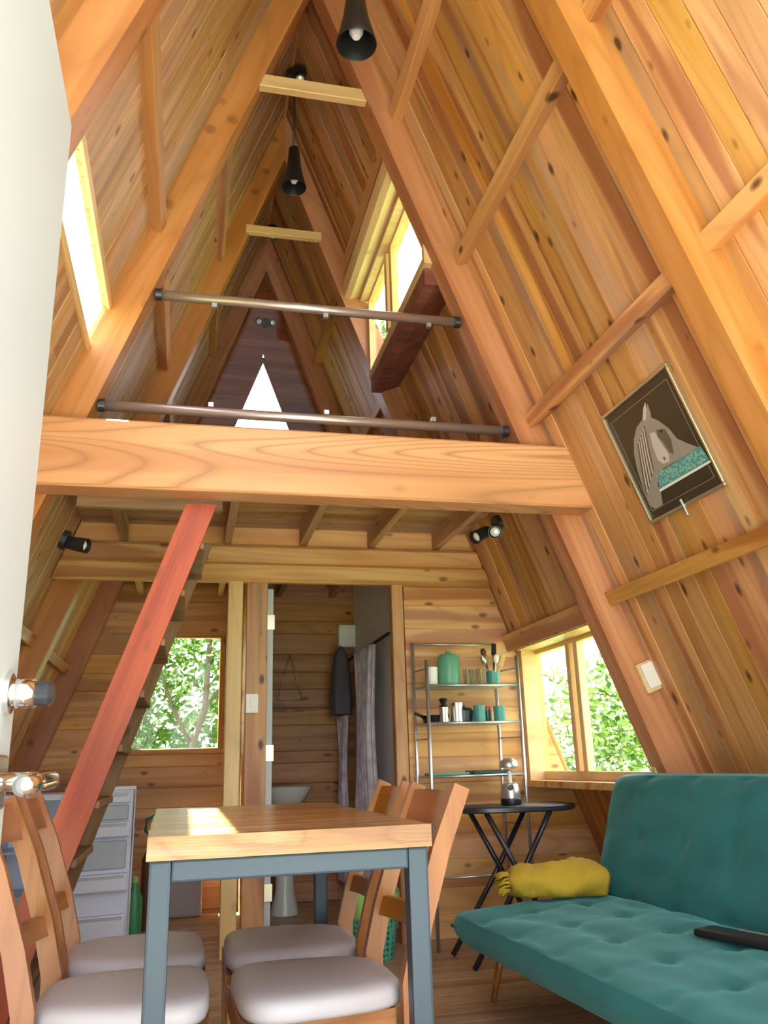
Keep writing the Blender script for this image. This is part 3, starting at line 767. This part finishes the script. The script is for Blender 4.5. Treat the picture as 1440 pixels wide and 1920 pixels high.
for x, y, rz, lab in ((.350, 2.945, math.pi-.02, 'dining chair on the right side of the table, beside the turquoise basket'), (-.128, 2.46, -.02, 'dining chair on the left side of the table, nearest the open white door'), (-.13, 2.98, .03, 'dining chair on the left side of the table, close to the red staircase')):
    c = copy_tree(c0); c.location = (x, y, 0); c.rotation_euler = (0, 0, rz); c['label'] = lab

# ---- sofa
sf = thing('sofa', 'teal velvet sofa bed with tufted seat along the right wall', 'sofa', (1.55, 2.85, 0), math.radians(3))
SLN = 1.90
def tuft(nu, nv, d):
    def f(u, v):
        a = abs((u*nu) % 1-.5)*2; b = abs((v*nv) % 1-.5)*2
        du = 1-a; dv = 1-b
        gr = -d*.35*math.exp(-(du/.10)**2) - d*.35*math.exp(-(dv/.10)**2)
        but = -d*math.exp(-((du/.28)**2+(dv/.28)**2))
        return gr*.7+but + .012*noise.noise(Vector((u*9, v*7, 3)))
    return f
# seat: length along Y, depth along X
seat_m = Matrix.Translation((0.0, 0, .315)) @ Matrix.Rotation(math.radians(90), 4, 'Z') @ Matrix.Rotation(math.radians(-3), 4, 'X')
pad('seat', SLN, .74, .15, VELVET, sf, 120, 50, 5, tuft(6, 3, .018), seat_m, .5, .62)
back_m = Matrix.Translation((.475, 0, .62)) @ Matrix.Rotation(math.radians(90), 4, 'Z') @ Matrix.Rotation(math.radians(-72), 4, 'X')
pad('backrest', SLN, .56, .15, VELVET, sf, 120, 40, 9, tuft(6, 2, .016), back_m, .5, .6)
tube('piping', [(-.36, -.93, .30), (-.372, 0, .30), (-.36, .93, .30)], .007, VELVET, sf, 8)
box('base_frame', (-.26, -.85, .20), (.40, .85, .245), BLACK, sf, .01)
for sx, xx in ((-1, -.17), (1, .33)):
    for sy in (-1, 1):
        tube('leg', [(xx, sy*.84, .215), (xx+sx*.03, sy*.90, .0)], [.02, .011], CHAIRW, sf, 12)

# ---- mustard throw, dark case
def throw():
    bm = bmesh.new(); n, mm_ = 40, 26; rings = []
    for i in range(n+1):
        u = i/n; x = .215*(2*u-1); env = (max(0, 1-abs(2*u-1)**5))**.5
        ring = []
        for k in range(mm_):
            a = 2*math.pi*k/mm_; ry, rz = .105*(.55+.45*env), .072*(.45+.55*env)
            s = 1+.16*noise.noise(Vector((x*11, math.cos(a)*1.8, math.sin(a)*1.8)))+.10*noise.noise(Vector((x*34, math.cos(a)*4, math.sin(a)*4+x*20)))+.05*math.sin(a*4+x*22)+.25*u
            z = rz*math.sin(a)*s; y = ry*math.cos(a)*s
            ring.append(bm.verts.new((x*(1+.03*math.sin(a*3)), y, max(z, -.055)+.055)))
        rings.append(ring)
    for a, b in zip(rings, rings[1:]):
        for k in range(mm_): bm.faces.new((a[k], a[(k+1) % mm_], b[(k+1) % mm_], b[k]))
    bm.faces.new(rings[0][::-1]); bm.faces.new(rings[-1])
    t = thing('rolled_throw', 'mustard yellow throw rolled up on the far end of the sofa', 'blanket', (1.60, 3.66, .405), math.radians(-14))
    bm_obj('roll', bm, YEL, t, None, True)
    bm = bmesh.new(); r = random.Random(5)
    for i in range(46):
        a = r.uniform(0, 2*math.pi); q = Vector((-.212, .06*math.cos(a), .055+.04*math.sin(a))); e = q+Vector((-.035-r.random()*.02, r.uniform(-.02, .02), -.02*r.random())); e.z = max(e.z, .006)
        tube_bm(bm, [q, (q+e)/2+Vector((0, 0, .006)), e], .0045, 5)
    o = bm_obj('fringe', bm, YEL, t, None, True); o['kind'] = 'stuff'
throw()
bk = thing('slim_case', 'long flat black case with a silver edge lying on the sofa', 'case', (1.75, 2.50, .402), math.radians(-74))
box('body', (-.22, -.05, 0), (.22, .05, .026), BLACK, bk, .012, 3, True)
box('edge_strip', (-.10, .025, .0255), (.20, .04, .03), SILVER, bk, .002)

# ---- oval side table
sd = thing('side_table', 'black oval folding side table with crossed legs', 'table', (1.72, 4.44, 0))
def oval():
    bm = bmesh.new(); n = 48; r = []
    for s, z in ((.97, .712), (1, .718), (1, .736), (.97, .742)):
        r.append([bm.verts.new((.335*s*math.copysign(abs(math.cos(2*math.pi*k/n))**.75, math.cos(2*math.pi*k/n)), .215*s*math.copysign(abs(math.sin(2*math.pi*k/n))**.75, math.sin(2*math.pi*k/n)), z)) for k in range(n)])
    for a, b in zip(r, r[1:]):
        for k in range(n): bm.faces.new((a[k], a[(k+1) % n], b[(k+1) % n], b[k]))
    bm.faces.new(r[0][::-1]); bm.faces.new(r[-1]); o = bm_obj('tabletop', bm, DGREY, sd, None, True); autosmooth(o)
oval()
for sy, w in ((-.17, 0), (.17, 0)):
    tube('leg', [(.14, sy, .712), (-.05, sy, .40), (-.32, sy*1.02, .004)], .014, DGREY, sd, 10)
    tube('leg', [(-.20, sy*.82, .712), (-.03, sy*.82, .40), (.20, sy*.82, .004)], .014, DGREY, sd, 10)
tube('cross_bar', [(-.03, -.16, .39), (-.03, .16, .39)], .009, DGREY, sd, 8)
# lantern
ln = thing('camping_lantern', 'silver camping lantern with clear tube on the black oval table', 'lantern', (1.70, 4.40, .742))
lathe('base', [(0, 0), (.052, 0), (.055, .006), (.055, .03), (.05, .034), (0, .034)], BLACK, ln)
lathe('body', [(.05, .034), (.052, .05), (.05, .08), (.042, .105), (.03, .112), (0, .113)], SILVER, ln)
lathe('knob', [(0, 0), (.015, 0), (.013, .02), (0, .022)], BLACK, ln, (-.014, -.042, .088), 14, None, (-.2, -.95, .2))
lathe('tube', [(.032, .112), (.033, .13), (.033, .185), (.03, .19)], DRINK, ln, caps=False)
lathe('lamp_core', [(0, .113), (.012, .113), (.012, .17), (0, .178)], WPLAS, ln, n=14)
lathe('cap', [(0, .188), (.05, .19), (.053, .2), (.046, .222), (.026, .238), (0, .241)], SILVER, ln)

# ---- wire rack
rk = thing('metal_rack', 'silver tubular shelf rack against the partition', 'rack', (1.64, 4.85, 0))
XL, XRt, YF, YBk = -.285, .285, -.125, .10
for x, y, top in ((XL, YF, 1.55), (XRt-.003, YF, 1.575), (XL-.02, YBk, 1.68), (XRt-.06, YBk, 1.68)):
    tube('upright', [(x, y, 0), (x, y, top)], .0105, SILVER, rk, 10)
for x, x2 in ((XL, XL-.02), (XRt-.003, XRt-.06)):
    for z in (1.50, 1.10, .62): tube('rung', [(x, YF, z), (x2, YBk, z)], .005, SILVER, rk, 6)
for z in (1.395, 1.18, .885):
    s = box('shelf', (XL+.005, YF+.012, z), (XRt-.07, YBk-.012, z+.012), FRIDGS, rk, .002)
    tube('shelf_bar', [(XL, YF, z+.006), (XRt-.003, YF, z+.006)], .008, SILVER, rk, 8)
    tube('shelf_bar', [(XL-.02, YBk, z+.006), (XRt-.06, YBk, z+.006)], .008, SILVER, rk, 8)
tube('shelf_bar', [(XL, YF, .36), (XRt, YF, .36)], .007, SILVER, rk, 8)
tube('top_bar', [(XL-.02, YBk, 1.67), (XRt-.06, YBk, 1.67)], .007, SILVER, rk, 8)
SH = [1.407, 1.192, .897]
def vessel(name, label, cat, x, y, z, prof, m, parts=(), n=24):
    t = thing(name, label, cat, (x, y, z)); lathe('body', prof, m, t, n=n)
    for pn, pp, pm in parts: lathe(pn, pp, pm, t, n=n)
    return t
vessel('mug', 'white mug at the left of the upper rack shelf', 'mug', 1.415, 4.83, SH[0], [(0, 0), (.036, 0), (.038, .11), (.034, .11), (.033, .01), (0, .01)], WPLAS)
vessel('canister', 'sage green canister with lid on the upper rack shelf', 'canister', 1.53, 4.85, SH[0], [(0, 0), (.066, 0), (.068, .01), (.068, .15), (.062, .165), (0, .165)], TEALP, (('lid', [(.066, .155), (.064, .172), (.05, .19), (.02, .195), (.016, .21), (0, .212)], TEALP), ))
for i, (x, y) in enumerate(((1.64, 4.82), (1.685, 4.87), (1.72, 4.80))):
    tag(lathe('drinking_glass', [(0, 0), (.026, 0), (.034, .10), (.032, .10), (.024, .008), (0, .008)], DRINK, None, (0, 0, 0), 18), ('left', 'middle', 'right')[i]+' of the three drinking glasses on the upper rack shelf', 'glass', 'drinking glasses on the rack').location = (x, y, SH[0])
cup = vessel('utensil_cup', 'teal cup holding kitchen utensils at the right of the upper rack shelf', 'cup', 1.80, 4.82, SH[0], [(0, 0), (.038, 0), (.041, .085), (.037, .085), (.034, .008), (0, .008)], TEALD)
def utensil(name, label, m1, m2, dx, dy, h, kind):
    t = thing(name, label, 'utensil', (1.80, 4.82, SH[0]+.012))
    tip = Vector((dx, dy, h)); b = Vector((dx*.22, dy*.22, 0))
    tube('handle', [b, tip*.72], .005, m1, t, 8)
    d = (tip-b).normalized()
    if kind == 's': lathe('bowl', [(0, -.03), (.014, -.015), (.018, .01), (.012, .03), (0, .035)], m2, t, tip*.8, 14, None, d)
    else: box('blade', (-.016, -.003, -.02), (.016, .003, .055), m2, t, .002, 1, False, Matrix.Translation(tip*.74) @ Vector((0, 0, 1)).rotation_difference(d).to_matrix().to_4x4())
utensil('spatula', 'black spatula standing in the teal cup', BLACK, BLACK, .04, .05, .26, 'b')
utensil('wooden_spoon', 'brown wooden spoon standing in the teal cup', RED_D, RED_D, -.045, .05, .23, 's')
utensil('spoon', 'white plastic spoon standing in the teal cup', WPLAS, WPLAS, .005, -.075, .17, 's')
utensil('wooden_spatula', 'pale wooden spatula leaning right in the teal cup', PALE, PALE, .075, -.01, .16, 'b')
utensil('ladle', 'steel ladle leaning left in the teal cup', SILVER, SILVER, -.07, -.01, .17, 's')
pan = thing('frying_pan', 'black frying pan hanging over the left of the middle rack shelf', 'pan', (1.44, 4.868, SH[1]))
lathe('body', [(0, 0), (.07, 0), (.085, .045), (.081, .045), (.068, .006), (0, .006)], BLACK, pan)
tube('handle', [(-.075, -.02, .035), (-.14, -.06, .055)], [.011, .009], BLACK, pan, 8)
mk = vessel('coffee_pot', 'steel coffee pot with black lid knob on the middle rack shelf', 'coffee pot', 1.455, 4.752, SH[1], [(0, 0), (.03, 0), (.026, .045), (.03, .085), (0, .085)], CHROME, (('lid', [(.03, .086), (.02, .096), (0, .098)], BLACK), ('knob', [(0, .097), (.012, .1), (.026, .128), (.02, .136), (0, .136)], BLACK)), 12)
vessel('canister', 'stainless steel canister beside the coffee pot', 'canister', 1.548, 4.79, SH[1], [(0, 0), (.036, 0), (.036, .1), (0, .1)], SILVER, (('lid', [(.038, .094), (.038, .112), (0, .114)], CHROME),))
pot = vessel('cooking_pot', 'dark blue cooking pot in the middle of the middle rack shelf', 'pot', 1.615, 4.87, SH[1], [(0, 0), (.06, 0), (.064, .07), (.06, .07), (.057, .006), (0, .006)], mat('navy_enamel', (.015, .03, .06), .3), (('lid', [(.064, .07), (.05, .084), (.01, .09), (.012, .104), (0, .106)], BLACK),))
vessel('mug', 'taller green mug on the middle rack shelf', 'mug', 1.69, 4.79, SH[1], [(0, 0), (.034, 0), (.036, .095), (.032, .095), (.03, .008), (0, .008)], TEALD)
vessel('jar', 'small dark jar with red lid on the middle rack shelf', 'jar', 1.765, 4.86, SH[1], [(0, 0), (.026, 0), (.026, .07), (0, .07)], DGREEN, (('lid', [(.027, .07), (.027, .092), (0, .093)], REDP),))
vessel('mug', 'green mug at the right end of the middle rack shelf', 'mug', 1.815, 4.79, SH[1], [(0, 0), (.034, 0), (.036, .09), (.032, .09), (.03, .008), (0, .008)], TEALD)
tr = box('tray', (1.62, 4.75, SH[2]), (1.84, 4.92, SH[2]+.022), DGREEN, None, .006); tag(tr, 'dark green tray on the lower rack shelf', 'tray')
tr = box('cutting_board', (1.37, 4.76, SH[2]), (1.60, 4.92, SH[2]+.014), TEALP, None, .005); tag(tr, 'sage green cutting board on the lower rack shelf', 'board')

# ---- turquoise basket with bag
bs = thing('waste_basket', 'turquoise perforated basket lined with a green bag by the bathroom', 'basket', (1.0, 4.72, 0))
lathe('basket', [(0, 0), (.105, 0), (.11, .01), (.135, .27), (.139, .27), (.139, .285), (.13, .285), (.105, .012), (0, .012)], BASK, bs, n=32)
lathe('liner_bag', [(.135, .20), (.146, .23), (.150, .29), (.145, .325), (.137, .322), (.128, .28), (.12, .20)], BAGG, bs, n=40, caps=False, wob=lambda a, z: .04*math.sin(a*5)+.025*math.sin(a*11+z*30))

# ---- fridge with open door
fr = thing('refrigerator', 'small white refrigerator with its door wide open behind the staircase', 'refrigerator', (-.85, 5.25, 0))
X0, X1, ZT = -.20, .20, .86
for lo, hi in (((X0, -.02, .03), (X0+.035, .42, ZT)), ((X1-.035, -.02, .03), (X1, .42, ZT)), ((X0+.035, .39, .03), (X1-.035, .42, ZT)), ((X0+.035, -.02, ZT-.035), (X1-.035, .39, ZT)), ((X0+.035, -.02, .03), (X1-.035, .39, .08))):
    box('cabinet_wall', lo, hi, FRIDGE, fr, .004)
for z in (.32, .55): box('shelf', (X0+.036, .0, z), (X1-.036, .385, z+.01), FRIDGS, fr)
dm = Matrix.Translation((X1+.0, -.10, 0)) @ Matrix.Rotation(math.radians(11), 4, 'Z')
dr = box('door', (.0, .03, .04), (.39, .075, .89), FRIDGE, fr, .006, 2, False, dm)
def bin_part(z0, z1, dep, m=FRIDGE):
    n = box('door_bin', (.03, -dep+.03, z0), (.36, .032, z1), m, dr, .008, 2)
    box('bin_slot', (.05, -dep+.0285, z1-.025), (.34, -dep+.031, z1-.008), FRIDGS, n)
bin_part(.80, .86, .02); bin_part(.62, .70, .05); bin_part(.34, .43, .06); bin_part(.07, .22, .05)
box('inner_panel', (.04, .012, .45), (.35, .031, .60), FRIDGS, dr, .006); box('inner_panel', (.12, .005, .71), (.35, .031, .79), FRIDGS, dr, .005)
tube('gasket', [(.012, .026, .06), (.378, .026, .06), (.378, .026, .87), (.012, .026, .87), (.012, .026, .06)], .006, WPLAS, dr, 6)
lathe('egg', [(0, 0), (.018, .008), (.022, .022), (.014, .042), (0, .048)], WPLAS, fr, (.245, -.11, .705), 14) if False else None

# ---- bin and bottles in the kitchen nook
bn = thing('storage_bin', 'grey plastic bin on the floor under the kitchen window', 'bin', (.0, 6.50, 0))
box('body', (-.145, -.13, 0), (.145, .13, .40), GREYP, bn, .02, 3, True); box('lid', (-.152, -.137, .40), (.152, .137, .435), GREYP, bn, .012, 2, True)
vessel('bottle', 'green plastic bottle standing beside the refrigerator door', 'bottle', -.27, 5.62, 0, [(0, 0), (.045, 0), (.048, .02), (.048, .24), (.02, .30), (.016, .33), (0, .33)], GREENP, (('cap', [(.018, .33), (.018, .36), (0, .362)], BAGG),))
bk2 = thing('sprayer', 'green plastic sprayer behind the left end of the slab table', 'sprayer', (-.20, 6.02, 0))
lathe('tank', [(0, 0), (.05, 0), (.055, .03), (.055, .42), (.02, .50), (.016, .56), (0, .56)], RED_D, bk2, n=20)
tube('handle', [(0, -.02, .56), (-.04, -.02, .60), (-.04, -.02, .66), (.02, -.02, .69), (.05, -.02, .65), (.02, -.02, .60), (0, -.02, .56)], .014, GREENP, bk2, 8)

# ---- bathroom
sk = thing('pedestal_sink', 'pale ceramic pedestal sink inside the bathroom', 'sink', (.70, 6.25, 0))
lathe('bowl', [(0, .66), (.06, .665), (.14, .74), (.19, .815), (.195, .83), (.18, .83), (.12, .75), (.05, .70), (0, .69)], CERAM, sk, n=32)
lathe('pedestal', [(0, 0), (.10, 0), (.095, .03), (.065, .15), (.06, .55), (.075, .67), (0, .67)], CERAM, sk, n=24)
rod = tube('curtain_rod', [(1.22, 5.09, 1.76), (1.22, 6.69, 1.76)], .011, BLACK, None, 10); tag(rod, 'black shower curtain rod in the bathroom', 'rod')
def curtain(name, label, x, y0, y1, z0, z1, waves, amp):
    nx_, nz = 80, 14; vs = []; fs = []
    for j in range(nz+1):
        for i in range(nx_+1):
            u = i/nx_; v = j/nz; sp = .82+.18*v
            y = (y0+y1)/2+(u-.5)*(y1-y0)*(1-.12*math.sin(math.pi*v))
            vs.append((x+amp*math.sin(u*waves*2*math.pi)*(.6+.4*(1-v))+.01*math.sin(7*v+u*3), y, z0+(z1-z0)*v))
    for j in range(nz):
        for i in range(nx_): a = j*(nx_+1)+i; fs.append((a, a+1, a+nx_+2, a+nx_+1))
    o = mesh_obj(name, vs, fs, CURT, None, None, True); sm_ = o.modifiers.new('thick', 'SOLIDIFY'); sm_.thickness = .003
    return tag(o, label, 'curtain', 'shower curtains')
curtain('shower_curtain', 'pale lilac patterned shower curtain bunched on the black rod', 1.20, 5.50, 6.05, .15, 1.755, 6, .035)
curtain('shower_curtain', 'narrow grey shower curtain hanging below the dark robe', 1.16, 6.30, 6.62, .15, 1.33, 4, .025)
rb = thing('bathrobe', 'dark towelling robe hanging in the bathroom', 'robe', (1.15, 6.42, 1.86))
lathe('cloth', [(0, 0), (.02, -.01), (.05, -.06), (.07, -.2), (.085, -.4), (.08, -.52), (0, -.5)], ROBE, rb, n=30, wob=lambda a, z: .12*math.sin(a*5)*min(1, abs(z)*4))
box('hook', (-.008, .0, .0), (.008, .26, .012), SILVER, rb)
mc = thing('wall_cabinet', 'grey mirrored wall cabinet at the back of the bathroom', 'cabinet', (1.235, 6.69, 1.90))
box('body', (-.07, -.10, -.02), (.07, 0, .16), GWALL, mc, .004); box('light_strip', (-.065, -.12, .135), (.065, -.10, .15), WPLAS, mc)
lb_ = thing('bulb_holder', 'white bulb holder under the bathroom ceiling', 'bulb', (.80, 5.75, 2.29))
lathe('holder', [(0, .12), (.03, .12), (.03, .10), (.016, .09), (.016, .03), (0, .03)], WPLAS, lb_, n=18); lathe('bulb', [(0, -.05), (.02, -.045), (.028, -.02), (.018, .02), (.014, .03), (0, .03)], BULB, lb_, n=18)
hg = thing('hanging_basket', 'thin wire basket hanging on the bathroom back wall', 'basket', (.78, 6.66, 1.45))
for sx in (-1, 1): tube('wire', [(0, 0, .38), (sx*.10, 0, .02)], .003, SILVER, hg, 5)
tube('wire', [(-.10, -.01, .02), (.10, -.01, .02)], .003, SILVER, hg, 5); tube('wire', [(-.10, -.01, -.06), (.10, -.01, -.06)], .003, SILVER, hg, 5)

# ---- pipe under the loft boards
pp = tube('conduit_pipe', [(-.55, 4.15, 2.40), (.10, 4.15, 2.40)], .014, WPLAS, None, 10); tag(pp, 'white conduit pipe beside the stair opening', 'pipe')

# ================================================================== OUTSIDE
def tree(name, label, loc, trunks, crowns, nleaf, lm, ls=.06, seed=1):
    r = random.Random(seed); t = thing(name, label, 'tree', loc, 0, 'trees outside the windows')
    bm = bmesh.new()
    for pts, r0, r1 in trunks:
        P = [Vector(p) for p in pts]; n = len(P); tube_bm(bm, P, [r0+(r1-r0)*i/(n-1) for i in range(n)], 8)
    bm_obj('trunk', bm, BARK, t, None, True)
    vs = []; fs = []
    for k in range(nleaf):
        c, rad = crowns[r.randrange(len(crowns))]
        d = Vector((r.gauss(0, 1), r.gauss(0, 1), r.gauss(0, 1))).normalized()*(r.random()**.45)
        p = Vector(c)+Vector((d.x*rad[0], d.y*rad[1], d.z*rad[2])); s = ls*r.uniform(.6, 1.3)
        a = Vector((r.gauss(0, 1), r.gauss(0, 1), r.gauss(0, .6))).normalized(); b = a.cross(Vector((r.gauss(0, 1), r.gauss(0, 1), r.gauss(0, 1)))).normalized()
        i = len(vs); vs += [p-a*s, p+b*s*.42, p+a*s, p-b*s*.42]; fs.append((i, i+1, i+2, i+3))
    me = bpy.data.meshes.new('foliage'); me.from_pydata([tuple(v) for v in vs], [], fs); me.materials.append(lm)
    o = bpy.data.objects.new('foliage', me); link(o, t); o['kind'] = 'stuff'
    return t
tree('forked_tree', 'slender forked tree close behind the kitchen window', (-.05, 8.9, -.32),
     [([(.05, 0, 0), (.0, 0, .9), (.1, 0, 1.5), (.22, .05, 1.9), (.25, .1, 2.6), (.2, .1, 3.4)], .05, .02), ([(.1, 0, 1.5), (-.1, .1, 1.9), (-.3, .1, 2.4), (-.35, .1, 3)], .028, .01), ([(.22, .05, 1.9), (.55, 0, 2.3), (.9, .1, 2.6)], .022, .008), ([(0, 0, .9), (-.3, 0, 1.4), (-.6, .1, 1.7)], .022, .008)],
     [((.3, .2, 2.6), (.8, .6, .55)), ((-.5, .3, 2.2), (.55, .5, .6)), ((.7, .2, 2.0), (.5, .5, .6)), ((-.1, .3, 3.3), (1.0, .7, .6)), ((-.4, .3, 1.4), (.5, .4, .4))], 3400, LEAF, .055, 2)
tree('background_shrub', 'pale green bushy tree further behind the kitchen window', (-.6, 12.0, -.32),
     [([(0, 0, 0), (0, 0, 1.5), (.2, 0, 3)], .08, .03)],
     [((0, 0, 1.5), (1.6, .8, 1.2)), ((1.5, .3, 2.0), (1.4, .8, 1.3)), ((-1.5, .3, 1.8), (1.4, .8, 1.4)), ((.2, .3, 3.6), (1.8, .9, .9))], 5200, LEAF2, .09, 3)
tree('forked_tree', 'branching tree close outside the window beside the sofa', (4.6, 7.0, -.32),
     [([(0, 0, 0), (.05, -.1, .8), (.0, -.3, 1.5), (-.1, -.4, 2.3)], .06, .025), ([(.05, -.1, .8), (.5, -.7, 1.2), (1.0, -1.2, 1.35)], .03, .012), ([(0, -.3, 1.5), (-.5, .1, 1.8), (-.9, .5, 1.9)], .025, .01), ([(.0, -.3, 1.5), (.5, -.9, 1.9), (1, -1.6, 2.1)], .025, .01)],
     [((.2, -.5, 2.2), (.9, .9, .5)), ((.8, -1.2, 1.5), (.7, .8, .6)), ((-.5, .3, 1.8), (.8, .8, .5)), ((.6, -.8, .7), (.9, .9, .5)), ((-.3, .2, 1.2), (.8, .8, .5))], 3400, LEAF, .055, 4)
tree('background_shrub', 'pale green bushy tree behind the branches at the sofa window', (7.2, 10.2, -.32),
     [([(0, 0, 0), (0, 0, 1.5), (.2, 0, 3)], .08, .03)],
     [((0, 0, 1.4), (1.4, 1.6, 1.2)), ((1.2, -2.2, 1.5), (1.4, 1.6, 1.3)), ((-.8, 2.2, 1.6), (1.4, 1.6, 1.3)), ((.2, -.5, 3.0), (1.5, 2.0, .9)), ((.3, -.6, .6), (1.6, 2.6, .8))], 9500, LEAF2, .09, 5)
tree('background_shrub', 'tall pale tree top seen through the loft window', (4.4, 18.5, -.32),
     [([(0, 0, 0), (.1, 0, 5), (.2, 0, 11)], .16, .04)],
     [((0, 0, 10.6), (1.2, 1.2, 1.1)), ((.4, .2, 11.6), (.8, .8, .7)), ((-.4, 0, 9), (1.2, 1.2, 1.2))], 2000, LEAF2, .12, 6)
